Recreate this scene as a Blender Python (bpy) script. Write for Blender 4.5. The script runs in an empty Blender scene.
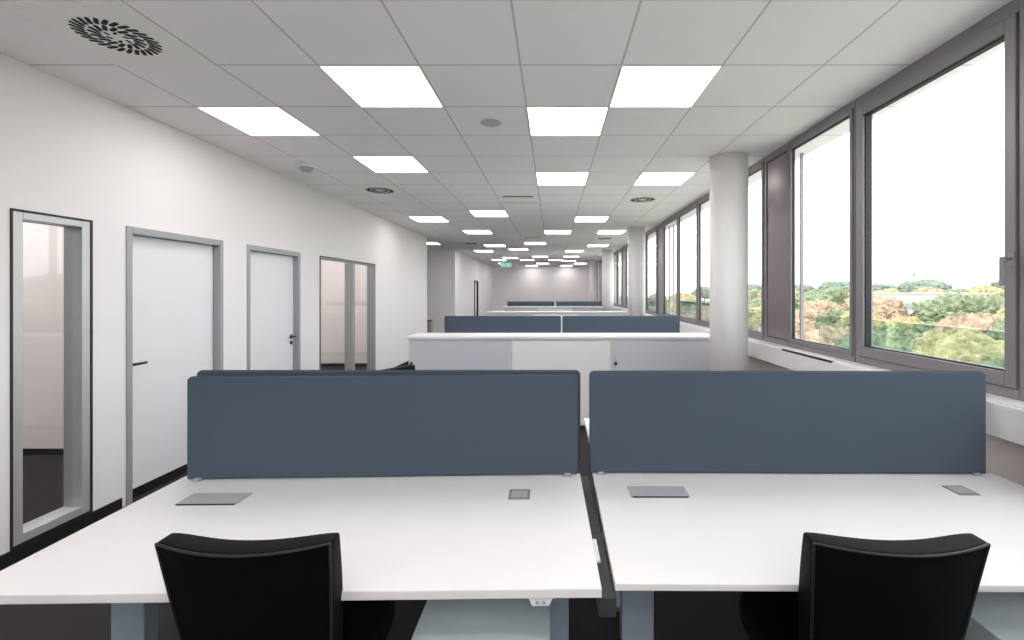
import bpy, bmesh, math, random
from mathutils import Vector, Matrix, noise
R = math.radians
sc = bpy.context.scene
C = sc.collection
random.seed(7)

# ------------------------------------------------------------------ render look
sc.view_settings.view_transform = 'Standard'
sc.view_settings.look = 'None'
sc.view_settings.gamma = 1.0
sc.view_settings.use_curve_mapping = False
sc.view_settings.exposure = 0.64
sc.render.engine = 'CYCLES'
sc.cycles.max_bounces = 14
sc.cycles.diffuse_bounces = 12
sc.cycles.glossy_bounces = 4
sc.cycles.transmission_bounces = 6
sc.cycles.transparent_max_bounces = 12
sc.cycles.sample_clamp_indirect = 4.0
sc.cycles.use_denoising = True

# ------------------------------------------------------------------ materials
def srgb(r, g, b):
    f = lambda c: (c / 12.92 if c <= .04045 else ((c + .055) / 1.055) ** 2.4)
    return (f(r / 255), f(g / 255), f(b / 255), 1)

def mat(name, col, rough=.5, metal=0, spec=.5, noise_amt=0, noise_scale=20, bump=0, bump_scale=100):
    m = bpy.data.materials.new(name); m.use_nodes = True
    nt = m.node_tree; b = nt.nodes['Principled BSDF']
    b.inputs['Base Color'].default_value = col
    b.inputs['Roughness'].default_value = rough
    b.inputs['Metallic'].default_value = metal
    b.inputs['Specular IOR Level'].default_value = spec
    tc = nt.nodes.new('ShaderNodeTexCoord')
    if noise_amt:
        n = nt.nodes.new('ShaderNodeTexNoise'); n.inputs['Scale'].default_value = noise_scale
        n.inputs['Detail'].default_value = 4
        nt.links.new(tc.outputs['Object'], n.inputs['Vector'])
        mx = nt.nodes.new('ShaderNodeMix'); mx.data_type = 'RGBA'
        mx.inputs[6].default_value = tuple(c * (1 - noise_amt) for c in col[:3]) + (1,)
        mx.inputs[7].default_value = tuple(min(1, c * (1 + noise_amt)) for c in col[:3]) + (1,)
        nt.links.new(n.outputs['Fac'], mx.inputs[0])
        nt.links.new(mx.outputs[2], b.inputs['Base Color'])
    if bump:
        n = nt.nodes.new('ShaderNodeTexNoise'); n.inputs['Scale'].default_value = bump_scale
        nt.links.new(tc.outputs['Object'], n.inputs['Vector'])
        bp = nt.nodes.new('ShaderNodeBump'); bp.inputs['Strength'].default_value = bump
        bp.inputs['Distance'].default_value = .002
        nt.links.new(n.outputs['Fac'], bp.inputs['Height'])
        nt.links.new(bp.outputs['Normal'], b.inputs['Normal'])
    return m

def emit(name, col, strength):
    m = bpy.data.materials.new(name); m.use_nodes = True
    nt = m.node_tree; nt.nodes.remove(nt.nodes['Principled BSDF'])
    e = nt.nodes.new('ShaderNodeEmission'); e.inputs[0].default_value = col; e.inputs[1].default_value = strength
    nt.links.new(e.outputs[0], nt.nodes['Material Output'].inputs[0])
    return m

def glass(name, tint, ior=1.45, fac_scale=1.0):
    m = bpy.data.materials.new(name); m.use_nodes = True
    nt = m.node_tree; nt.nodes.remove(nt.nodes['Principled BSDF'])
    t = nt.nodes.new('ShaderNodeBsdfTransparent'); t.inputs[0].default_value = tint
    g = nt.nodes.new('ShaderNodeBsdfGlossy'); g.inputs['Roughness'].default_value = .02
    # Schlick reflectance of a thin pane, the same from both sides
    ge = nt.nodes.new('ShaderNodeNewGeometry'); vd = nt.nodes.new('ShaderNodeVectorMath'); vd.operation = 'DOT_PRODUCT'
    nt.links.new(ge.outputs['Normal'], vd.inputs[0]); nt.links.new(ge.outputs['Incoming'], vd.inputs[1])
    def mth(op, a, b=None, c=None):
        n = nt.nodes.new('ShaderNodeMath'); n.operation = op
        for k, v in enumerate((a, b, c)):
            if v is None: continue
            if isinstance(v, (int, float)): n.inputs[k].default_value = v
            else: nt.links.new(v, n.inputs[k])
        return n
    r0 = ((ior - 1) / (ior + 1)) ** 2
    ab = mth('ABSOLUTE', vd.outputs['Value']); om = mth('SUBTRACT', 1.0, ab.outputs[0]); pw = mth('POWER', om.outputs[0], 5.0)
    fr = mth('MULTIPLY_ADD', pw.outputs[0], 1 - r0, r0)
    mu = nt.nodes.new('ShaderNodeMath'); mu.operation = 'MULTIPLY'; mu.inputs[1].default_value = fac_scale
    mx = nt.nodes.new('ShaderNodeMixShader')
    nt.links.new(fr.outputs[0], mu.inputs[0]); nt.links.new(mu.outputs[0], mx.inputs[0])
    nt.links.new(t.outputs[0], mx.inputs[1]); nt.links.new(g.outputs[0], mx.inputs[2])
    nt.links.new(mx.outputs[0], nt.nodes['Material Output'].inputs[0])
    return m

GX, GY, T = -.2015, 2.788, .625          # ceiling grid origin and pitch
def ceiling_material():
    m = mat('ceiling_tile', (.95, .94, .94, 1), .9, bump=.15, bump_scale=300)
    nt = m.node_tree; b = nt.nodes['Principled BSDF']
    tc = nt.nodes.new('ShaderNodeTexCoord'); sp = nt.nodes.new('ShaderNodeSeparateXYZ')
    nt.links.new(tc.outputs['Object'], sp.inputs[0])
    def near_line(sock, off):
        a = nt.nodes.new('ShaderNodeMath'); a.operation = 'SUBTRACT'; a.inputs[1].default_value = off
        nt.links.new(sock, a.inputs[0])
        p = nt.nodes.new('ShaderNodeMath'); p.operation = 'PINGPONG'; p.inputs[1].default_value = T / 2
        nt.links.new(a.outputs[0], p.inputs[0])
        l = nt.nodes.new('ShaderNodeMath'); l.operation = 'LESS_THAN'; l.inputs[1].default_value = .006
        nt.links.new(p.outputs[0], l.inputs[0]); return l.outputs[0]
    mx = nt.nodes.new('ShaderNodeMath'); mx.operation = 'MAXIMUM'
    nt.links.new(near_line(sp.outputs[0], GX), mx.inputs[0]); nt.links.new(near_line(sp.outputs[1], GY), mx.inputs[1])
    c = nt.nodes.new('ShaderNodeMix'); c.data_type = 'RGBA'
    c.inputs[6].default_value = (.95, .94, .94, 1); c.inputs[7].default_value = (.60, .58, .58, 1)
    nt.links.new(mx.outputs[0], c.inputs[0]); nt.links.new(c.outputs[2], b.inputs['Base Color'])
    return m

M = dict(
    wall=mat('wall_paint', (.84, .825, .82, 1), .8, noise_amt=.01, noise_scale=3, bump=.08, bump_scale=200),
    office_wall=mat('office_wall_paint', (.88, .84, .81, 1), .8, noise_amt=.01, bump=.05),
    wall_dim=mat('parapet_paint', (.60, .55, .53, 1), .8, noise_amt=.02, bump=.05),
    ceiling=ceiling_material(),
    carpet=mat('carpet', (.046, .041, .042, 1), .95, spec=.1, noise_amt=.45, noise_scale=160, bump=.6, bump_scale=500),
    black=mat('black_skirting', (.008, .008, .009, 1), .5, noise_amt=.1),
    white=mat('white_laminate', (.86, .85, .845, 1), .35, noise_amt=.01, noise_scale=8),
    white_edge=mat('white_laminate_edge', (.70, .70, .70, 1), .4, noise_amt=.01),
    desk=mat('white_desktop', (.82, .815, .81, 1), .38, noise_amt=.008, noise_scale=6),
    frame_grey=mat('grey_steel_frame', (.36, .37, .385, 1), .4, .15, noise_amt=.02),
    frame_light=mat('satin_aluminium', (.55, .56, .57, 1), .35, .4, noise_amt=.02),
    door=mat('door_leaf_white', (.80, .81, .835, 1), .45, noise_amt=.008, noise_scale=4),
    win=mat('window_profile', srgb(140, 136, 140), .38, .25, noise_amt=.02),
    win_panel=mat('window_panel', srgb(140, 130, 131), .30, .25, noise_amt=.03),
    gasket=mat('black_gasket', (.012, .014, .018, 1), .5, noise_amt=.05),
    steel=mat('brushed_steel', (.30, .30, .31, 1), .35, .4, noise_amt=.05),
    darksteel=mat('dark_steel', (.05, .05, .055, 1), .35, .6, noise_amt=.05),
    screen=mat('slate_fabric', srgb(77, 88, 101), .85, spec=.2, noise_amt=.06, noise_scale=300, bump=.4, bump_scale=900),
    screen_edge=mat('slate_piping', srgb(60, 66, 80), .8, spec=.2, noise_amt=.05),
    leg=mat('grey_blue_leg', srgb(165, 178, 192), .4, .2, noise_amt=.02),
    pedestal=mat('pale_grey_blue_metal', srgb(218, 230, 234), .45, .1, noise_amt=.01),
    grommet=mat('grommet_grey', srgb(180, 183, 186), .4, 0, noise_amt=.03),
    tambour=mat('cabinet_grey', srgb(206, 209, 217), .45, .1, noise_amt=.01),
    chair=mat('black_leather', (.0025, .0025, .0035, 1), .6, spec=.12, noise_amt=.1, bump=.2, bump_scale=300),
    chair_pipe=mat('black_piping', (.016, .016, .02, 1), .4, noise_amt=.05),
    plastic=mat('black_plastic', (.012, .012, .013, 1), .45, noise_amt=.05),
    handset=mat('white_plastic', (.8, .82, .84, 1), .4, noise_amt=.01),
    tray=mat('dark_cable_tray', (.045, .045, .048, 1), .6, .2, noise_amt=.4, noise_scale=60),
    slot=mat('slot_black', (.003, .003, .003, 1), .8, noise_amt=.05),
    diffuser=mat('diffuser_plate', (.95, .94, .91, 1), .6, noise_amt=.01),
    speaker=mat('speaker_grey', (.50, .49, .48, 1), .6, noise_amt=.03),
    lampframe=mat('lamp_frame', (.85, .85, .85, 1), .5, noise_amt=.01),
    green=emit('exit_green', (.20, .55, .38, 1), .7),
    exitwhite=emit('exit_white', (.8, .95, .88, 1), .6),
    lamp=emit('lamp_panel', (1.0, .955, .955, 1), 6.3),
    pane=glass('window_pane', (.97, .985, .98, 1)),
    pane_in=glass('office_pane', (.97, .97, .97, 1), 1.5, 1.0),
    pane_green=glass('balustrade_pane', (.80, .88, .86, 1), 1.5, 1.2),
    facade=mat('facade_white', (.50, .47, .45, 1), .8, noise_amt=.02),
    facade_dark=mat('facade_glass_dark', (.25, .28, .30, 1), .4, noise_amt=.1),
    bark=mat('bark', (.10, .07, .05, 1), .9, noise_amt=.2),
)

def foliage(name, a, b):
    m = bpy.data.materials.new(name); m.use_nodes = True
    nt = m.node_tree; p = nt.nodes['Principled BSDF']; p.inputs['Roughness'].default_value = .8
    p.inputs['Specular IOR Level'].default_value = .15
    tc = nt.nodes.new('ShaderNodeTexCoord')
    n = nt.nodes.new('ShaderNodeTexNoise'); n.inputs['Scale'].default_value = 13; n.inputs['Detail'].default_value = 8; n.inputs['Roughness'].default_value = .7
    nt.links.new(tc.outputs['Object'], n.inputs['Vector'])
    r = nt.nodes.new('ShaderNodeValToRGB')
    r.color_ramp.elements[0].position = .36; r.color_ramp.elements[1].position = .64
    r.color_ramp.elements[0].color = a; r.color_ramp.elements[1].color = b
    nt.links.new(n.outputs['Fac'], r.inputs[0]); nt.links.new(r.outputs[0], p.inputs['Base Color'])
    bp = nt.nodes.new('ShaderNodeBump'); bp.inputs['Strength'].default_value = .8; bp.inputs['Distance'].default_value = .4
    nt.links.new(n.outputs['Fac'], bp.inputs['Height']); nt.links.new(bp.outputs['Normal'], p.inputs['Normal'])
    return m
FOL = dict(green=foliage('leaves_green', (.11, .15, .08, 1), (.40, .44, .28, 1)),  # leaf colours lightened to paint in the outdoor haze
           yellow=foliage('leaves_yellow', (.26, .23, .11, 1), (.70, .58, .32, 1)),
           orange=foliage('leaves_orange', (.28, .20, .14, 1), (.66, .50, .36, 1)),
           dark=foliage('leaves_far', (.14, .19, .14, 1), (.32, .37, .30, 1)))

# ------------------------------------------------------------------ mesh helpers
class MB:
    def __init__(s): s.bm = bmesh.new()
    def box(s, x0, x1, y0, y1, z0, z1):
        v = [s.bm.verts.new(p) for p in ((x0,y0,z0),(x1,y0,z0),(x1,y1,z0),(x0,y1,z0),(x0,y0,z1),(x1,y0,z1),(x1,y1,z1),(x0,y1,z1))]
        for f in ((0,3,2,1),(4,5,6,7),(0,1,5,4),(1,2,6,5),(2,3,7,6),(3,0,4,7)):
            s.bm.faces.new([v[i] for i in f])
        return s
    def cyl(s, p0, p1, r0, r1=None, n=24):
        r1 = r0 if r1 is None else r1
        p0, p1 = Vector(p0), Vector(p1); d = (p1 - p0).normalized()
        u = d.orthogonal().normalized(); w = d.cross(u)
        rings = []
        for p, r in ((p0, r0), (p1, r1)):
            rings.append([s.bm.verts.new(p + (u * math.cos(2*math.pi*k/n) + w * math.sin(2*math.pi*k/n)) * r) for k in range(n)])
        for k in range(n):
            f = s.bm.faces.new([rings[0][k], rings[0][(k+1) % n], rings[1][(k+1) % n], rings[1][k]]); f.smooth = n > 8
        s.bm.faces.new(rings[0][::-1]); s.bm.faces.new(rings[1])
        return s
    def prism(s, pts, axis, a, b):
        """polygon pts (2D) extruded along axis from a to b; axis 'y' -> pts are (x,z); 'x' -> (y,z); 'z' -> (x,y)"""
        def P(p, t):
            return {'y': (p[0], t, p[1]), 'x': (t, p[0], p[1]), 'z': (p[0], p[1], t)}[axis]
        A = [s.bm.verts.new(P(p, a)) for p in pts]; B = [s.bm.verts.new(P(p, b)) for p in pts]
        n = len(pts)
        s.bm.faces.new(A[::-1]); s.bm.faces.new(B)
        for k in range(n): s.bm.faces.new([A[k], A[(k+1) % n], B[(k+1) % n], B[k]])
        return s
    def sphere(s, c, r, sub=3, sq=(1,1,1)):
        m = Matrix.Translation(c) @ Matrix.Diagonal((sq[0]*r, sq[1]*r, sq[2]*r, 1))
        bmesh.ops.create_icosphere(s.bm, subdivisions=sub, radius=1, matrix=m)
        return s
    def obj(s, name, m, parent=None, bevel=0, seg=2, smooth=False, loc=None):
        bmesh.ops.recalc_face_normals(s.bm, faces=s.bm.faces)
        me = bpy.data.meshes.new(name); s.bm.to_mesh(me); s.bm.free()
        me.materials.append(m)
        if smooth:
            for p in me.polygons: p.use_smooth = True
        o = bpy.data.objects.new(name, me); C.objects.link(o)
        if parent: o.parent = parent
        if loc: o.location = loc
        if bevel:
            b = o.modifiers.new('bevel', 'BEVEL'); b.width = bevel; b.segments = seg; b.limit_method = 'ANGLE'
            b.angle_limit = R(40)
        return o

def tag(o, label=None, cat=None, group=None, kind=None):
    if label: o['label'] = label
    if cat: o['category'] = cat
    if group: o['group'] = group
    if kind: o['kind'] = kind
    return o
def thing(name, loc, label=None, cat=None, group=None, rz=0, kind=None):
    o = bpy.data.objects.new(name, None); C.objects.link(o)
    o.location = loc; o.rotation_euler = (0, 0, rz); o.empty_display_size = .1
    return tag(o, label, cat, group, kind)
def copy_tree(o, parent=None):
    c = o.copy(); C.objects.link(c)
    if parent: c.parent = parent
    for ch in list(o.children): copy_tree(ch, c)
    return c
def dup(o, loc, label, cat=None, group=None, rz=None):
    c = copy_tree(o); c.location = loc
    if rz is not None: c.rotation_euler = (0, 0, rz)
    c['label'] = label
    if 'group' in c: del c['group']
    if group: c['group'] = group
    return c
def struct(o): return tag(o, kind='structure')

# ------------------------------------------------------------------ camera
CZ = 1.626; H = 3.026; F = 451.0; VX, VY = 553.0, 291.5
cam = bpy.data.cameras.new('camera'); co = bpy.data.objects.new('camera', cam); C.objects.link(co)
co.location = (0, 0, CZ); co.rotation_euler = (R(90), 0, 0)
cam.sensor_width = 36; cam.lens = 36 * F / 1024
cam.shift_x = -(VX - 512) / 1024; cam.shift_y = -(320 - VY) / 1024
cam.clip_start = .05; cam.clip_end = 2000
sc.camera = co

# ------------------------------------------------------------------ sky
w = bpy.data.worlds.new('overcast'); sc.world = w; w.use_nodes = True
nt = w.node_tree; bg = nt.nodes['Background']
tc = nt.nodes.new('ShaderNodeTexCoord')
nz = nt.nodes.new('ShaderNodeTexNoise'); nz.inputs['Scale'].default_value = 2.5; nz.inputs['Detail'].default_value = 3
rp = nt.nodes.new('ShaderNodeValToRGB')
rp.color_ramp.elements[0].color = (.93, .965, 1, 1); rp.color_ramp.elements[1].color = (1, 1, 1, 1)
nt.links.new(tc.outputs['Generated'], nz.inputs['Vector']); nt.links.new(nz.outputs['Fac'], rp.inputs[0])
nt.links.new(rp.outputs[0], bg.inputs[0]); bg.inputs[1].default_value = 2.5

# ------------------------------------------------------------------ room shell
XL, XR, YB, YF = -3.24, 2.205, -3.2, 25.0
struct(MB().box(-8.1, 2.6, YB - .2, YF + .2, -.25, 0).obj('floor', M['carpet']))
struct(MB().box(-8.1, 2.6, YB - .2, YF + .2, H, H + .25).obj('ceiling', M['ceiling']))
DT = 2.125                       # top of doors and glazing
# openings in the left wall: (y0, y1, sill)
OP = [(-1.2, .2, .08), (2.69, 3.17, .08), (3.42, 4.42, 0), (4.77, 5.77, 0), (6.26, 8.21, .08)]
b = MB(); y = YB
for (a, c, s) in OP:
    b.box(XL - .14, XL, y, a, 0, H)
    b.box(XL - .14, XL, a, c, DT, H)
    if s: b.box(XL - .14, XL, a, c, 0, s)
    y = c
b.box(XL - .14, XL, y, 11.6, 0, H)
struct(b.obj('wall_left', M['wall']))
struct(MB().box(-8.1, XL - .14, 11.46, 11.6, 0, H).obj('wall_corridor', M['wall']))
struct(MB().box(-8.1, -3.49, 15.4, 15.54, 0, H).obj('wall_corridor_far', M['wall']))
b = MB().box(-3.49, -3.35, 15.4, 19.15, 0, H).box(-3.49, -3.35, 19.15, 20.15, 2.1, H).box(-3.49, -3.35, 20.15, YF, 0, H)
struct(b.obj('wall_left_far', M['wall']))
struct(MB().box(-8.2, -8.1, YB, 15.4, 0, H).obj('wall_office_left', M['wall']))
struct(MB().box(-8.1, XL - .14, 4.50, 4.64, 0, H).obj('wall_office_partition', M['office_wall']))
struct(MB().box(-8.1, XL - .14, 5.86, 5.98, 0, H).obj('wall_office_partition', M['office_wall']))
struct(MB().box(-8.1, XL - .14, 9.84, 9.98, 0, H).obj('wall_office_partition', M['office_wall']))
struct(MB().box(-3.49, 2.6, YF, YF + .14, 0, H).obj('wall_front', M['wall']))
struct(MB().box(-8.1, 2.6, YB - .14, YB, 0, H).obj('wall_back', M['wall']))
# low wall under the windows, solid wall where the windows end
SILL = 1.11
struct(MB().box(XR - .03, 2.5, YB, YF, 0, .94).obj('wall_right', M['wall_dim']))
WEND = 17.0
b = MB().box(XR, 2.5, WEND, 19.9, SILL - .17, H).box(XR, 2.5, 21.6, YF, SILL - .17, H).box(XR, 2.5, YB, -2.25, SILL - .17, H)
struct(b.obj('wall_right_upper', M['wall']))
# window ledge: box running along the wall with a ventilation slot
LX = 2.09
b = MB().box(LX, 2.5, YB, YF, .94, SILL - .012)
struct(b.obj('trim_1', M['white'], bevel=.004))
struct(MB().box(LX + .02, 2.30, YB, YF, SILL - .012, SILL).obj('trim_2', M['white'], bevel=.002))
struct(MB().box(LX - .001, LX + .022, 3.38, 4.12, SILL - .022, SILL - .009).obj('trim_3', M['slot']))
# skirting boards
b = MB(); y = YB
for (a, c, s) in OP:
    b.box(XL, XL + .012, y, a - (.04 if not s else 0), 0, .078)
    y = a if s else c + .04
b.box(XL, XL + .012, y, 11.6, 0, .078)
struct(b.obj('baseboard_left', M['black']))
struct(MB().box(-3.35, -3.338, 15.4, 19.1, 0, .078).box(-3.35, -3.338, 20.2, YF, 0, .078).obj('baseboard_left_far', M['black']))
struct(MB().box(-8.1, -3.34, 15.388, 15.4, 0, .078).obj('baseboard_corridor', M['black']))
struct(MB().box(-3.35, 2.17, YF - .012, YF, 0, .078).obj('baseboard_front', M['black']))
struct(MB().box(-8.1, -3.34, 4.488, 4.5, 0, .06).obj('baseboard_office', M['black']))
struct(MB().box(-8.1, -3.34, 9.828, 9.84, 0, .06).obj('baseboard_office', M['black']))

# doors
def door(n, a, c, handle_near, lock=False):
    root = tag(thing('door_%d' % n, (XL, (a + c) / 2, 0)), kind='structure')
    w2 = (c - a) / 2
    f = MB()
    for s in (-1, 1):
        y0, y1 = sorted((s * w2, s * (w2 - .045))); f.box(-.14, .012, y0, y1, 0, DT)
    f.box(-.14, .012, -w2 + .045, w2 - .045, DT - .055, DT)
    f.obj('door_frame', M['frame_grey'], root, bevel=.004)
    leaf = MB().box(-.10, -.055, -w2 + .048, w2 - .048, .075, DT - .058).obj('door_leaf', M['door'], root, bevel=.003)
    MB().box(-.098, -.050, -w2 + .048, w2 - .048, .006, .075).obj('bottom_seal', M['black'], leaf)
    sy = -1 if handle_near else 1
    hy = sy * (w2 - (.075 if handle_near else .10))
    h = MB().cyl((-.055, hy, 1.06), (-.046, hy, 1.06), .026).cyl((-.05, hy, 1.06), (.0, hy, 1.06), .011)
    h.cyl((-.004, hy + sy * .01, 1.06), (-.004, hy - sy * .105, 1.06), .0105)
    h.obj('handle', M['darksteel'], leaf)
    if not handle_near: MB().cyl((-.055, hy, .985), (-.046, hy, .985), .024).box(-.048, -.040, hy - .006, hy + .006, .975, .995).obj('lock', M['darksteel'], leaf)
    return root
door(1, 3.42, 4.42, True)
door(2, 4.77, 5.77, False)
# door further along
root = tag(thing('door_3', (-3.35, 19.65, 0)), kind='structure')
MB().box(-.14, .035, -.5, -.44, 0, 2.1).box(-.14, .02, .44, .5, 0, 2.1).box(-.14, .02, -.44, .44, 2.04, 2.1).obj('door_frame', M['gasket'], root, bevel=.003)
MB().box(-.09, -.05, -.44, .44, .01, 2.04).obj('door_leaf', M['door'], root)

# interior glazing
def glazing(n, a, c, mull=()):
    root = tag(thing('window_%d' % n, (XL, (a + c) / 2, .08)), kind='structure')
    w2 = (c - a) / 2; h = DT - .08
    g = MB()
    t = .012
    g.box(-.14, .006, -w2, -w2 + t, 0, h).box(-.14, .006, w2 - t, w2, 0, h).box(-.14, .006, -w2 + t, w2 - t, h - t, h).box(-.14, .006, -w2 + t, w2 - t, 0, t)
    g.obj('gasket', M['gasket'], root)  # black ring stands in for the shadow line round the frame
    f = MB(); q = t + (.055 if n == 1 else .03)
    f.box(-.13, .001, -w2 + t, -w2 + q, t, h - t).box(-.13, .001, w2 - q, w2 - t, t, h - t)
    f.box(-.13, .001, -w2 + q, w2 - q, h - q + .01, h - t).box(-.13, .001, -w2 + q, w2 - q, t, q)
    for m_ in mull: f.box(-.13, .001, m_ - .045, m_ + .045, q, h - q)
    f.obj('window_frame', M['frame_light'] if n == 1 else M['frame_grey'], root, bevel=.004)
    edges = [-w2 + q] + [v for m_ in mull for v in (m_ - .045, m_ + .045)] + [w2 - q]
    for k in range(0, len(edges), 2):
        MB().box(-.072, -.064, edges[k], edges[k+1], q, h - q + .01).obj('glass_pane', M['pane_in'], root)
    return root
glazing(1, 2.69, 3.17)
glazing(2, 6.26, 8.21, (.10,))
glazing(3, -1.2, .2)

# facade windows (inner face at XR)
def facade_window(n, a, c, handle=False):
    root = tag(thing('window_%d' % n, (XR, (a + c) / 2, SILL)), kind='structure')
    w2 = (c - a) / 2 - .004; h = H - SILL
    side, top, bot = (.035, .07, .05) if handle else (.014, .05, .04)
    fd = .07 if handle else .04
    f = MB()
    f.box(0, fd, -w2, -w2 + side, 0, h).box(0, fd, w2 - side, w2, 0, h)
    f.box(0, fd, -w2 + side, w2 - side, h - top, h).box(0, fd, -w2 + side, w2 - side, 0, bot)
    f.obj('window_frame', M['win'], root, bevel=.003)
    s = .052 if handle else .028; g = .006 if handle else .003; rail = .07 if handle else .035; gx = .04 if handle else .020; a0 = -w2 + side + g; a1 = w2 - side - g; z0 = bot + g; z1 = h - top - g
    k = MB()
    k.box(-.012, fd - .01, a0, a0 + s, z0, z1).box(-.012, fd - .01, a1 - s, a1, z0, z1)
    k.box(-.012, fd - .01, a0 + s, a1 - s, z1 - rail, z1).box(-.012, fd - .01, a0 + s, a1 - s, z0, z0 + rail)
    sash = k.obj('sash', M['win'], root, bevel=.003)
    ga = MB(); e = .008; b0, b1, c0, c1 = a0 + s, a1 - s, z0 + rail, z1 - rail
    ga.box(.004, gx + .004, b0, b0 + e, c0, c1).box(.004, gx + .004, b1 - e, b1, c0, c1).box(.004, gx + .004, b0, b1, c1 - e, c1).box(.004, gx + .004, b0, b1, c0, c0 + e)
    ga.obj('gasket', M['gasket'], sash)
    MB().box(gx, gx + .01, b0 + e, b1 - e, c0 + e, c1 - e).obj('glass_pane', M['pane'], sash)
    if not handle: return rails(root, w2)
    hy = a0 + .010; hz = (CZ + .155) - SILL
    hd = MB().box(-.022, -.012, hy - .014, hy + .014, hz - .035, hz + .035)
    hd.cyl((-.02, hy, hz), (-.062, hy, hz), .009, n=12).box(-.070, -.056, hy - .011, hy + .011, hz - .125, hz + .012)
    hd.obj('window_handle', M['steel'], sash, bevel=.003)
    return rails(root, w2)
def rails(root, w2):
    MB().box(.25, .262, -w2 + .04, w2 - .04, 0, .30).obj('balustrade_glass', M['pane_green'], root)
    if root.location.y > 6.8: MB().box(.243, .275, -w2 + .03, w2 - .03, .30, .33).obj('balustrade_rail', M['darksteel'], root)
    return root
WY = [(-2.25, -1.15), (-1.15, -.1), (-.1, .47), (.96, 2.095), (2.095, 3.29), (3.29, 4.21), (4.70, 5.75), (5.75, 6.86), (6.86, 7.97), (7.97, 9.04), (9.56, 10.7), (10.7, 11.8), (11.8, 12.8), (12.8, 13.72), (14.45, 15.6), (15.6, 17.0)]
for i, (a, c) in enumerate(WY): facade_window(i + 4, a, c, i in (2, 4))
PY = [(.47, .96), (4.21, 4.70), (9.04, 9.56), (13.72, 14.45), (19.9, 21.6)]
for i, (a, c) in enumerate(PY):
    root = tag(thing('trim_%d' % (i + 10), (XR, (a + c) / 2, SILL)), kind='structure')
    w2 = (c - a) / 2 - .003; h = H - SILL
    f = MB()
    f.box(0, .055, -w2, -w2 + .03, 0, h).box(0, .055, w2 - .03, w2, 0, h).box(0, .055, -w2 + .03, w2 - .03, h - .07, h).box(0, .055, -w2 + .03, w2 - .03, 0, .05)
    f.obj('panel_frame', M['win'], root, bevel=.003)
    MB().box(.012, .06, -w2 + .036, w2 - .036, .056, h - .076).obj('vent_panel', M['win_panel'], root, bevel=.004)
    MB().box(.03, .05, -w2 + .03, w2 - .03, .05, h - .07).obj('gasket', M['gasket'], root)
# outside blind guide rails
b = MB()
for y in (1.3, 4.56, 4.90, 9.4, 9.75, 13.9, 14.5): b.box(2.50, 2.53, y - .010, y + .010, SILL - .2, H)
struct(b.obj('trim_20', M['win']))

# columns
for i, y in enumerate((-.48, 4.70, 9.88, 15.06, 20.24)):
    struct(MB().cyl((0, 0, 0), (0, 0, H), .188, n=64).obj('column', M['wall'], loc=(1.83, y, 0)))

# ------------------------------------------------------------------ ceiling fittings
def cell(i, j): return (GX + T * (i + .5), GY + T * (j + .5), H)
def lamp_proto():
    r = thing('ceiling_light', (0, 0, H))
    a, q = .3105, .303
    f = MB().box(-a, a, -a, -q, -.007, 0).box(-a, a, q, a, -.007, 0).box(-a, -q, -q, q, -.007, 0).box(q, a, -q, q, -.007, 0)
    f.obj('lamp_frame', M['lampframe'], r)
    MB().box(-q, q, -q, q, -.005, 0).obj('diffuser', M['lamp'], r)
    return tag(r, cat='ceiling light')
LG = 'small far lit ceiling panels'
LAMPS = [
 (-2, 0, 'large lit square ceiling panel left of centre, in the row nearest the camera'),
 (1, 0, 'large lit square ceiling panel right of centre, in the row nearest the camera'),
 (0, 1, 'lit square ceiling panel touching the inner corner of the large right one'),
 (-4, 1, 'large lit square ceiling panel closest to the left wall, above the white doors'),
 (-3, 3, 'lit ceiling panel just in front of the round swirl vent, left of centre'),
 (0, 4, 'lit ceiling panel in the middle, second behind the round ceiling speaker'),
 (2, 4, 'lit ceiling panel beside the top of the nearest white column'),
 (-2, 8, 'lit ceiling panel just behind and left of the narrow slot vent'),
 (-4, 9, 'lit ceiling panel behind the left swirl vent, close to the left wall'),
 (1, 9, 'lit ceiling panel right of the slot vent, halfway down the room'),
 (-6, 16, 'lit ceiling panel in the side corridor past the end of the left wall'),
 (0, 12, 'small lit ceiling panel at mid room, directly above the screen gap'),
 (2, 12, 'small lit ceiling panel at mid room beside the second white column'),
 (-3, 12, 'small lit ceiling panel at mid room near the left wall corner'),
]
FAR = [(-1, 16), (-3, 17), (2, 17), (-2, 19), (1, 20), (-4, 20), (-1, 24), (1, 24), (-3, 25), (-4, 27), (-2, 27), (0, 27), (1, 28), (-1, 31), (2, 31), (-4, 31), (-2, 34), (1, 34)]  # last pair added near the end wall to brighten it
lp = lamp_proto()
first = True
for (i, j, lab) in LAMPS:
    if first: lp.location = cell(i, j); lp['label'] = lab; first = False
    else: dup(lp, cell(i, j), lab)
for (i, j) in FAR: dup(lp, cell(i, j), 'small lit ceiling panel in the far end of the office', group=LG)
for (i, j) in ((-2, -5), (-4, -5), (0, -5), (2, -5), (0, -7), (2, -7), (-3, -7), (-1, -8), (-3, -8), (1, -8)): dup(lp, cell(i, j), 'unseen lit ceiling panel added behind the camera', group='added ceiling panels behind the camera')  # unseen panels; the added ones throw light in under the near desks
for (i, j) in ((-7, 0), (-10, 0), (-8, -2), (-11, -2), (-7, -5), (-10, -5), (-8, 1), (-10, 1), (-8, 5), (-7, 5), (-10, 6), (-7, 8), (-9, 9), (-12, 9), (-7, 10)): dup(lp, cell(i, j), 'unseen lit ceiling panel added inside a glazed side office', group='added side office ceiling panels')  # unseen panels added to brighten the rooms behind the glazing

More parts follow.
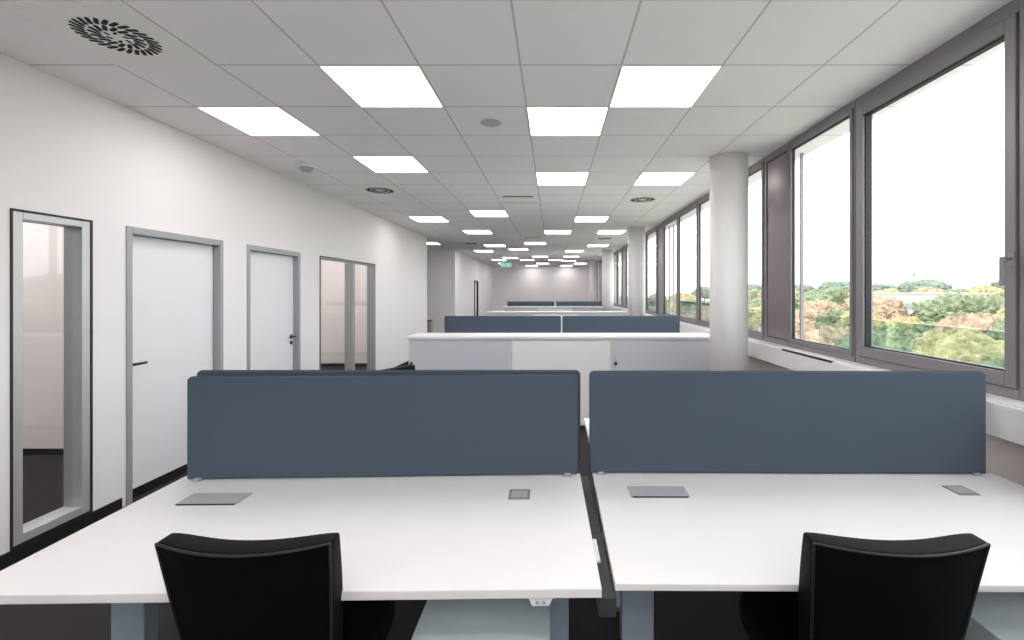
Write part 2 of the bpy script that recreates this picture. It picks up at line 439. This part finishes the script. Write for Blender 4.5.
def swirl(i, j, lab):
    r = tag(thing('air_diffuser', cell(i, j)), lab, 'air vent')
    MB().box(-.305, .305, -.305, .305, -.006, 0).obj('face_plate', M['diffuser'], r)
    b = MB()
    def slot_(rad0, rad1, ang, wid, tilt):
        c = Vector((math.cos(ang), math.sin(ang), 0)) * (rad0 + rad1) / 2
        d = Vector((math.cos(ang + tilt), math.sin(ang + tilt), 0)); p = Vector((-d.y, d.x, 0))
        L = (rad1 - rad0) / 2
        pts = []
        for k in range(7):
            t = -math.pi/2 + math.pi * k / 6; pts.append(c + d * (L - wid) + d * math.cos(t) * wid + p * math.sin(t) * wid)
        for k in range(7):
            t = math.pi/2 + math.pi * k / 6; pts.append(c - d * (L - wid) + d * math.cos(t) * wid + p * math.sin(t) * wid)
        b.prism([(v.x, v.y) for v in pts], 'z', -.0075, -.004)
    for k in range(28): slot_(.122, .190, 2*math.pi*k/28, .0105, .5)
    for k in range(16): slot_(.062, .122, 2*math.pi*(k+.5)/16, .0105, .5)
    for k in range(6): slot_(.03, .062, 2*math.pi*k/6, .007, .5)
    b.obj('slots', M['slot'], r)
    return r
swirl(-4, -1, 'large round black-slotted swirl air vent in a white tile, nearest the camera at left')
swirl(-4, 5, 'small round swirl air vent behind the lit panels at left of the ceiling')
swirl(2, 6, 'small round swirl air vent in the ceiling before the windows, behind nearest column')
swirl(-4, 16, 'tiny far swirl air vent near the left wall corner')
swirl(2, 14, 'tiny far swirl air vent near the second column')
def slotvent(i, j, lab):
    r = tag(thing('slot_vent', cell(i, j)), lab, 'air vent')
    MB().box(-.305, .305, -.305, .305, -.008, 0).obj('face_plate', M['diffuser'], r)
    MB().box(-.22, .22, -.28, -.20, -.010, -.006).obj('slot', M['darksteel'], r)
    MB().box(-.27, .27, .19, .23, -.010, -.006).obj('slot', M['speaker'], r)
slotvent(-1, 6, 'rectangular slot air vent in the middle of the ceiling, behind the lit middle panels')
slotvent(-1, 14, 'tiny distant slot air vent in the middle of the ceiling')
c = cell(-1, 1)
r = tag(thing('ceiling_speaker', (c[0], c[1], H)), 'round grey speaker grille in the ceiling left of the middle lit panel', 'speaker')
MB().cyl((0, 0, 0), (0, 0, -.006), .095, n=40).obj('rim', M['lampframe'], r)
MB().cyl((0, 0, -.005), (0, 0, -.009), .084, n=40).obj('grille', M['speaker'], r)
r = tag(thing('smoke_detector', (-2.76, 5.05, H)), 'small white smoke detector on the ceiling near the left wall', 'smoke detector')
MB().cyl((0, 0, 0), (0, 0, -.02), .13, .12, n=32).obj('base', M['lampframe'], r)
MB().cyl((0, 0, -.02), (0, 0, -.055), .075, .05, n=32).obj('sensor_head', M['speaker'], r)
# exit sign
r = tag(thing('exit_sign', (-2.08, 20.0, H)), 'green emergency exit sign hanging from the far ceiling', 'sign')
MB().box(-.25, .25, -.025, .025, -.32, -.12).obj('sign_box', M['green'], r, bevel=.004)
for sx in (-.15, .15): MB().cyl((sx, 0, 0), (sx, 0, -.12), .006, n=8).obj('hanger', M['lampframe'], r)
g = MB()
def lim(p, q, wd):
    d = (Vector(q) - Vector(p)).normalized(); n_ = Vector((-d.y, d.x)) * wd
    P, Q = Vector(p), Vector(q)
    g.prism([tuple(P + n_), tuple(P - n_), tuple(Q - n_), tuple(Q + n_)], 'y', -.029, -.024)
g.prism([(.11 + .014*math.cos(k*math.pi/5), -.155 + .014*math.sin(k*math.pi/5)) for k in range(10)], 'y', -.029, -.024)
lim((.105, -.17), (.085, -.23), .014); lim((.085, -.23), (.125, -.26), .008); lim((.125, -.26), (.12, -.295), .007)
lim((.085, -.23), (.06, -.27), .008); lim((.06, -.27), (.025, -.275), .007); lim((.10, -.18), (.14, -.205), .006); lim((.10, -.18), (.06, -.20), .006)
g.obj('running_figure', M['exitwhite'], r); g = MB()
lim((-.04, -.22), (-.18, -.22), .010); lim((-.18, -.22), (-.14, -.18), .009); lim((-.18, -.22), (-.14, -.26), .009)
g.obj('arrow', M['exitwhite'], r)

# ------------------------------------------------------------------ desks
DZ = .776
DW, DD = 1.87, .815
def desk(loc, rz, label, group=None, flip=False, handset=True, grom=(.305, .27), gy=0, width=1.82, th=.027, depth=.815):
    DW, DD = width, depth
    """origin on the floor at desk centre; -y is the user's side"""
    r = tag(thing('desk', loc, rz=rz + (math.pi if flip else 0)), label, 'desk', group)
    hx, hy = DW / 2, DD / 2
    MB().box(-hx, hx, -hy, hy, DZ - th, DZ).obj('tabletop', M['desk'], r, bevel=.0025)
    for s in (-1, 1):
        cx = s * (hx - .135)
        lg = MB().box(cx - .06, cx + .06, -.03, .03, .30, DZ - .06).box(cx - .052, cx + .052, -.024, .024, .03, .30)
        lg.obj('leg', M['leg'], r, bevel=.004)
        MB().box(cx - .04, cx + .04, -.34, .34, .004, .03).obj('foot', M['leg'], r, bevel=.006)
        MB().box(cx - .03, cx + .03, -.30, .30, DZ - .06, DZ - .02).obj('bracket', M['leg'], r)
    MB().box(-hx + .21, hx - .21, -.02, .02, DZ - .075, DZ - .03).obj('crossbar', M['leg'], r)
    gx = -hx + grom[0]; g = MB().box(gx - .122, gx + .122, hy - .29 + gy, hy - .19 + gy, DZ, DZ + .003)
    fl = g.obj('cable_flap', M['grommet'], r, bevel=.001)
    MB().box(gx - .115, gx + .115, hy - .294 + gy, hy - .288 + gy, DZ, DZ + .0036).obj('flap_slot', M['plastic'], fl)
    gx = hx - grom[1]
    g = MB().box(gx - .044, gx + .044, hy - .265 + gy, hy - .175 + gy, DZ, DZ + .003).obj('cable_port', M['steel'], r, bevel=.001)
    MB().box(gx - .034, gx + .034, hy - .25 + gy, hy - .19 + gy, DZ + .002, DZ + .0036).obj('port_cover', M['grommet'], g)
    if handset:
        hh = hx - .175
        p = MB().prism([(hh - .036, DZ - .027), (hh + .036, DZ - .027), (hh + .026, DZ - .052), (hh - .026, DZ - .052)], 'y', -hy + .004, -hy + .055)
        h = p.obj('height_switch', M['handset'], r, bevel=.003)
        MB().box(hh - .014, hh - .004, -hy + .001, -hy + .006, DZ - .044, DZ - .036).box(hh + .004, hh + .014, -hy + .001, -hy + .006, DZ - .044, DZ - .036).obj('button', M['leg'], h)
    return r
RL = R(0.95); RR = R(-.35)
d1 = desk((-.777, 1.686, 0), RL, 'white height-adjustable desk at left, nearest the camera, black chair before it', depth=.822)
e = .91
tr = MB().prism([(-.405, DZ - .03), (-.405, DZ - .088), (-.36, DZ - .092), (.45, DZ - .085), (.45, DZ - .03)], 'x', e - .008, e + .044)
tr = tr.obj('cable_tray', M['tray'], d1, bevel=.003)
MB().box(e + .004, e + .018, -.24, -.11, DZ - .031, DZ - .022).obj('clip', M['handset'], tr, bevel=.002)
d2 = desk((1.118, 1.713, 0), RR, 'white height-adjustable desk at right, nearest the camera, beside the windows', handset=False, grom=(.26, .315), gy=.028, width=1.87, th=.021)
desk((-.80, 2.62, 0), 0, 'white desk at left behind the slate screens, facing the cabinets', flip=True, handset=False)
desk((1.118, 2.62, 0), 0, 'white desk at right behind the slate screens, facing the cabinets', flip=True, handset=False)
for (y0, nm) in ((6.43, 'second'), (16.48, 'farthest')):
    for sx, side in ((-.77, 'left'), (1.13, 'right')):
        desk((sx, y0, 0), 0, 'white desk in front of the %s row of screens, on the %s' % (nm, side), handset=False)
        desk((sx, y0 + .93, 0), 0, 'white desk behind the %s row of screens, on the %s' % (nm, side), flip=True, handset=False)

# screens
def rrect(x0, x1, z0, z1, r, n=6):
    pts = []
    for cx, cz, a0 in ((x1 - r, z1 - r, 0), (x0 + r, z1 - r, 90)):
        for k in range(n + 1):
            a = R(a0 + 90 * k / n); pts.append((cx + r * math.cos(a), cz + r * math.sin(a)))
    rb = .006
    for cx, cz, a0 in ((x0 + rb, z0 + rb, 180), (x1 - rb, z0 + rb, 270)):
        for k in range(n + 1):
            a = R(a0 + 90 * k / n); pts.append((cx + rb * math.cos(a), cz + rb * math.sin(a)))
    return pts
def screen(loc, width, label, rz=0, top=1.252, group=None, bot=DZ + .004):
    r = tag(thing('desk_screen', loc, rz=rz), label, 'desk screen', group)
    h = width / 2
    MB().prism(rrect(-h, h, bot, top, .020), 'y', -.014, .014).obj('panel', M['screen'], r, bevel=.006, seg=3)
    b = MB(); pts = rrect(-h - .002, h + .002, bot - .001, top + .002, .022)
    inn = rrect(-h + .006, h - .006, bot + .006, top - .006, .016)
    n = len(pts)
    for yy0, yy1 in ((-.004, .004),):
        O0 = [b.bm.verts.new((p[0], yy0, p[1])) for p in pts]; O1 = [b.bm.verts.new((p[0], yy1, p[1])) for p in pts]
        I0 = [b.bm.verts.new((p[0], yy0, p[1])) for p in inn]; I1 = [b.bm.verts.new((p[0], yy1, p[1])) for p in inn]
        for k in range(n):
            q = (k + 1) % n
            b.bm.faces.new([O0[k], O0[q], O1[q], O1[k]]); b.bm.faces.new([I0[q], I0[k], I1[k], I1[q]])
            b.bm.faces.new([O0[q], O0[k], I0[k], I0[q]]); b.bm.faces.new([O1[k], O1[q], I1[q], I1[k]])
    b.obj('piping', M['screen_edge'], r)
    for s in (-1, 1):
        cx = s * (h - .05)
        MB().box(cx - .016, cx + .016, -.03, -.012, DZ, DZ + .012).box(cx - .016, cx + .016, -.03, .012, DZ + .0, DZ + .005).obj('clamp', M['leg'], r, bevel=.002)
    return r
screen((-.767, 2.072, 0), 1.765, 'slate screen on the back of the near left desk', rz=R(1.9), top=1.240)
screen((1.09, 2.110, 0), 1.835, 'slate screen on the back of the near right desk, beside the windows', rz=R(-.5), top=1.252)
screen((-.79, 2.175, 0), 1.84, 'slate screen behind the near left one, only its top edge and left corner showing', top=1.245)
screen((1.105, 2.23, 0), 1.80, 'slate screen hidden right behind the near right one', top=1.230)
screen((-.765, 6.86, 0), 1.765, 'dark slate screen behind the cabinets, left of the pair')
screen((1.035, 6.86, 0), 1.78, 'dark slate screen behind the cabinets, right of the pair')
screen((-.83, 16.9, 0), 1.76, 'far dark screen strip before the end wall, left of the pair')
screen((1.00, 16.9, 0), 1.76, 'far dark screen strip before the end wall, right of the pair')

# pedestals under the near desks
def pedestal(loc, rz, label):
    r = tag(thing('pedestal', loc, rz=rz), label, 'drawer pedestal')
    MB().box(-.215, .215, -.28, .28, .06, .55).obj('body', M['pedestal'], r, bevel=.004)
    for k in range(3):
        d = MB().box(-.208, .208, -.30, -.281, .075 + k*.158, .225 + k*.158).obj('drawer', M['pedestal'], r, bevel=.003)
        MB().box(-.05, .05, -.312, -.299, .195 + k*.158, .205 + k*.158).obj('pull', M['steel'], d)
    for sx in (-1, 1):
        for sy in (-1, 1):
            MB().cyl((sx*.17 - .012, sy*.22, .03), (sx*.17 + .012, sy*.22, .03), .03, n=20).box(sx*.17 - .014, sx*.17 + .014, sy*.22 - .014, sy*.22 + .014, .03, .062).obj('castor', M['plastic'], r)
    return r
pedestal((-.225, 1.60, 0), 0, 'pale grey drawer pedestal under the right end of the near left desk')
pedestal((1.60, 1.56, 0), 0, 'pale grey drawer pedestal under the right desk, right of the chair')

# ------------------------------------------------------------------ chairs
def chair(loc, rz, label):
    """origin on the floor below the seat; sitter faces +y, back is at -y"""
    r = tag(thing('office_chair', loc, rz=rz), label, 'office chair')
    # backrest: upright pad, wrapped round the sitter, reclined
    b = MB(); nx, nz, = 16, 14
    zt, zb = .958, .50
    def P(u, v, side):     # u -1..1, v 0 bottom..1 top, side 0 back face /1 front face
        hw = .192 + .039 * v ** .9
        if v < .25: hw -= .03 * (1 - v / .25) ** 2
        x = u * hw
        z = zb + (zt - zb) * v + .010 * u * u * v
        yb = -.245 - (v - .0) * .085 + .040 * u * u          # bulges away from the sitter
        th = .072 - .02 * (abs(u) ** 6)
        lumb = .018 * math.sin(v * math.pi) if side else 0
        return (x, yb + (th + lumb if side else 0), z)
    G = [[[b.bm.verts.new(P(-1 + 2*i/nx, j/nz, s)) for i in range(nx+1)] for j in range(nz+1)] for s in (0, 1)]
    for s in (0, 1):
        for j in range(nz):
            for i in range(nx):
                b.bm.faces.new([G[s][j][i], G[s][j][i+1], G[s][j+1][i+1], G[s][j+1][i]])
    for j in range(nz):
        for i in (0, nx): b.bm.faces.new([G[0][j][i], G[0][j+1][i], G[1][j+1][i], G[1][j][i]])
    for i in range(nx):
        for j in (0, nz): b.bm.faces.new([G[0][j][i], G[0][j][i+1], G[1][j][i+1], G[1][j][i]])
    bk = b.obj('backrest', M['chair'], r, bevel=.008, seg=3, smooth=True)
    # piping along top of back face and down the edges
    def tube(pts, rad, name, m, parent):
        t = MB()
        for p, q in zip(pts, pts[1:]): t.cyl(p, q, rad, n=8)
        return t.obj(name, m, parent)
    pp = [P(-1, v/10, 0) for v in range(2, 11)] + [P(-1 + 2*i/16, 1, 0) for i in range(1, 16)] + [P(1, v/10, 0) for v in range(10, 1, -1)]
    tube([(p[0]*.985, p[1] - .001, p[2] - .004) for p in pp], .0035, 'piping', M['chair_pipe'], bk)
    # seat
    s = MB(); pts = []
    for k in range(32):
        a = 2*math.pi*k/32; cx = abs(math.cos(a))**.5 * math.copysign(1, math.cos(a)); sy = abs(math.sin(a))**.5 * math.copysign(1, math.sin(a))
        pts.append((cx * .245, sy * .24 + .03))
    s.prism(pts, 'z', .42, .50).obj('seat', M['chair'], r, bevel=.02, seg=4, smooth=False)
    MB().box(-.03, .03, -.27, -.10, .385, .40).box(-.03, .03, -.290, -.270, .385, .62).obj('back_support', M['plastic'], r, bevel=.004)
    MB().box(-.10, .10, -.12, .12, .385, .42).obj('seat_mechanism', M['plastic'], r, bevel=.01)
    MB().cyl((0, 0, .09), (0, 0, .27), .028).cyl((0, 0, .27), (0, 0, .39), .017).obj('gas_lift', M['steel'], r)
    for k in range(5):
        a = 2*math.pi*k/5 + .3; d = Vector((math.cos(a), math.sin(a), 0)); p = Vector((-d.y, d.x, 0))
        q = MB().cyl(d*.02 + Vector((0, 0, .10)), d*.29 + Vector((0, 0, .075)), .024, .014, n=12)
        q.obj('base_arm', M['plastic'], r)
        c_ = d * .29
        MB().cyl(c_ + p*.020 + Vector((0,0,.03)), c_ + p*.006 + Vector((0,0,.03)), .03, n=18).cyl(c_ - p*.020 + Vector((0,0,.03)), c_ - p*.006 + Vector((0,0,.03)), .03, n=18).cyl(c_ - p*.008 + Vector((0,0,.03)), c_ + p*.008 + Vector((0,0,.03)), .012, n=12).cyl(c_ + Vector((0,0,.04)), c_ + Vector((0,0,.075)), .007, n=8).obj('castor', M['plastic'], r)
    return r
chair((-.815, 1.475, 0), R(.2), 'black upholstered office chair pushed in at the near left desk')
chair((.918, 1.475, 0), R(-.6), 'black upholstered office chair pushed in at the near right desk')
chair((-1.15, 3.74, 0), R(-120), 'black office chair beside the left cabinet, only the top of its back showing')

# ------------------------------------------------------------------ cabinets
CX0, CT = -1.70, 1.10
def cabinet(loc, kind, label, group=None):
    """origin floor, centre of the 1.2 m wide unit, front at y=0"""
    r = tag(thing('cabinet', loc), label, 'cabinet', group)
    t = .02; W = .598
    MB().box(-W, -W + t, 0, .43, .05, CT - .03).box(W - t, W, 0, .43, .05, CT - .03).box(-W + t, W - t, 0, .43, .05, .07).box(-W + t, W - t, 0, .43, CT - .05, CT - .03).box(-W + t, W - t, .41, .43, .07, CT - .05).obj('body', M['white_edge'], r)
    MB().box(-W + .01, W - .01, .01, .42, 0, .05).obj('plinth', M['black'], r)
    if kind == 'grey':
        d = MB().box(-W + t + .002, W - t - .002, .004, .03, .073, CT - .053).obj('door', M['tambour'], r)
        MB().cyl((-W + .035, .004, .78), (-W + .035, -.012, .78), .017, n=16).obj('handle', M['darksteel'], d)
    else:
        MB().box(-W + t + .002, W - t - .002, .004, .03, .073, CT - .053).obj('back_panel', M['white'], r)
    return r
def cab_row(y, x0, where):
    top = tag(thing('worktop', (x0 + 1.8, y, CT - .03)), 'long white worktop lying across the %s cabinets' % where, 'worktop')
    MB().box(-1.82, 1.82, -.015, .445, 0, .03).obj('slab', M['white'], top, bevel=.002)
    cabinet((x0 + .6, y, 0), 'grey', 'grey-fronted low cabinet at the left end of the %s row' % where)
    cabinet((x0 + 1.8, y, 0), 'white', 'white-backed low cabinet in the middle of the %s row' % where)
    cabinet((x0 + 3.0, y, 0), 'grey', 'grey-fronted low cabinet at the right end of the %s row' % where)
cab_row(5.30, -1.70, 'nearest')
cab_row(11.7, -1.72, 'second')
cab_row(15.6, -1.72, 'farthest')

# narrow grey bin in the corridor opening
r = tag(thing('waste_bin', (-3.90, 14.3, 0)), 'tall narrow grey bin by the corridor wall, beyond the left wall corner', 'bin')
MB().box(-.06, .06, -.12, .12, 0, .70).obj('body', M['frame_grey'], r, bevel=.006)
MB().box(-.064, .064, -.125, .125, .70, .72).obj('lid', M['gasket'], r, bevel=.006)

# ------------------------------------------------------------------ outdoors
GZ = -9.0
struct(MB().box(4, 700, -150, 900, GZ - .5, GZ).obj('ground', mat('meadow', (.42, .40, .34, 1), .95, noise_amt=.25, noise_scale=.08)))
def crown_mesh(seed, sub=5):
    rnd = random.Random(seed); b = MB()
    blobs = [((0, 0, .62), .34)]
    for k in range(7):
        a = 2*math.pi*k/7 + rnd.uniform(-.3, .3); rr = rnd.uniform(.14, .24)
        blobs.append(((math.cos(a)*rr, math.sin(a)*rr, rnd.uniform(.42, .78)), rnd.uniform(.17, .25)))
    for c_, r_ in blobs: b.sphere(Vector(c_), r_, sub)
    off = Vector((seed * 7.3, 0, 0))
    for v in b.bm.verts:
        n_ = noise.noise(v.co * 7 + off) * .05 + noise.noise(v.co * 17 + off) * .045 + noise.noise(v.co * 38 + off) * .040 + noise.noise(v.co * 80 + off) * .022
        v.co += v.normal * n_ if v.normal.length else Vector()
    return b
def tree_proto(seed, m, name):
    r = tag(thing(name, (0, 0, -200)), cat='tree')
    b = crown_mesh(seed)
    b.bm.normal_update()
    cr = b.obj('crown', m, r)
    t = MB().cyl((0, 0, 0), (0, 0, .45), .022, .014, n=10)
    for k in range(4):
        a = k * 1.7; t.cyl((0, 0, .30), (math.cos(a)*.15, math.sin(a)*.15, .55), .009, .005, n=8)
    t.obj('trunk', M['bark'], r)
    return r
PR = {}
for s, (k, nm) in enumerate((('green', 'leafy_tree'), ('yellow', 'autumn_tree'), ('orange', 'autumn_tree'), ('dark', 'distant_tree'))):
    PR[k] = [tree_proto(s * 3 + q, FOL[k], nm) for q in range(2)]
rnd = random.Random(5)
used = set()
def plant(kind, x, y, hgt, label, group, wide=1.0):
    q = rnd.choice(PR[kind]); o = dup(q, (x, y, GZ), label, group=group, rz=rnd.uniform(0, 6.28))
    o.scale = (hgt * wide, hgt * wide, hgt)
LAB = {'green': ('green leafy tree among the trees outside the windows', 'green trees outside'),
       'yellow': ('yellow autumn tree among the trees outside the windows', 'yellow trees outside'),
       'orange': ('orange brown autumn tree among the trees outside the windows', 'orange trees outside'),
       'dark': ('dark distant tree on the treeline beyond the white building', 'distant treeline')}
seq1 = ['green', 'orange', 'green', 'yellow', 'green', 'orange']
y = 10
k = 0
while y < 120:
    kd = seq1[k % 6]; plant(kd, 24 + rnd.uniform(-3, 3), y, rnd.uniform(7.0, 8.6), *LAB[kd], wide=1.05); y += rnd.uniform(4, 5.2) * (1 if y < 60 else 1.8); k += 1
seq2 = ['yellow', 'orange', 'green', 'yellow', 'green', 'green', 'orange']
y = 22; k = 0
while y < 230:
    kd = seq2[k % 7]; plant(kd, 50 + rnd.uniform(-5, 5), y, rnd.uniform(9.0, 10.6), *LAB[kd], wide=1.15); y += rnd.uniform(6.5, 8) * (1 if y < 90 else 2); k += 1
y = 40; k = 0
while y < 330:
    kd = ('green', 'yellow', 'green', 'orange')[k % 4]; plant(kd, 122 + rnd.uniform(-6, 6), y, rnd.uniform(10.6, 12.6), *LAB[kd], wide=1.2); y += rnd.uniform(8, 11); k += 1
y = 28; k = 0
while y < 150:
    kd = ('yellow', 'green', 'orange', 'green', 'yellow')[k % 5]; plant(kd, 36 + rnd.uniform(-2.5, 2.5), y, rnd.uniform(7.8, 9.2), *LAB[kd], wide=.95); y += rnd.uniform(4.5, 6.5); k += 1
y = 60
while y < 520:
    plant('dark', 165 + rnd.uniform(-18, 18), y, rnd.uniform(14.5, 17.5), *LAB['dark'], wide=1.5); y += rnd.uniform(10, 13) * (1 if y < 330 else 1.8)
for k, q in PR.items():
    for o in q:
        for ch in list(o.children): bpy.data.objects.remove(ch)
        bpy.data.objects.remove(o)
# pale flat building behind the autumn trees
r = tag(thing('distant_building', (93, 116, GZ), rz=R(-12)), 'long white flat-roofed building beyond the autumn trees', 'building')
MB().box(-12, 12, -8, 8, 0, 10.0).obj('wall', M['facade'], r)
MB().box(-12.2, 12.2, -8.3, 8.3, 10.0, 10.35).obj('roof', M['facade'], r)
for k in range(5):
    MB().box(-10.5 + k*4.4, -7.2 + k*4.4, -8.06, -7.96, 6.2, 7.8).obj('window', M['facade_dark'], r)
r = tag(thing('distant_mast', (330, 412, GZ)), 'thin pale mast rising above the distant treeline', 'mast')
MB().cyl((0, 0, 0), (0, 0, 34), 1.4, .9, n=16).obj('shaft', M['facade'], r)
MB().cyl((0, 0, 26), (0, 0, 29), 3.6, 3.6, n=20).obj('platform', M['facade'], r)
MB().cyl((0, 0, 34), (0, 0, 42), .4, .15, n=8).obj('antenna', M['facade'], r)
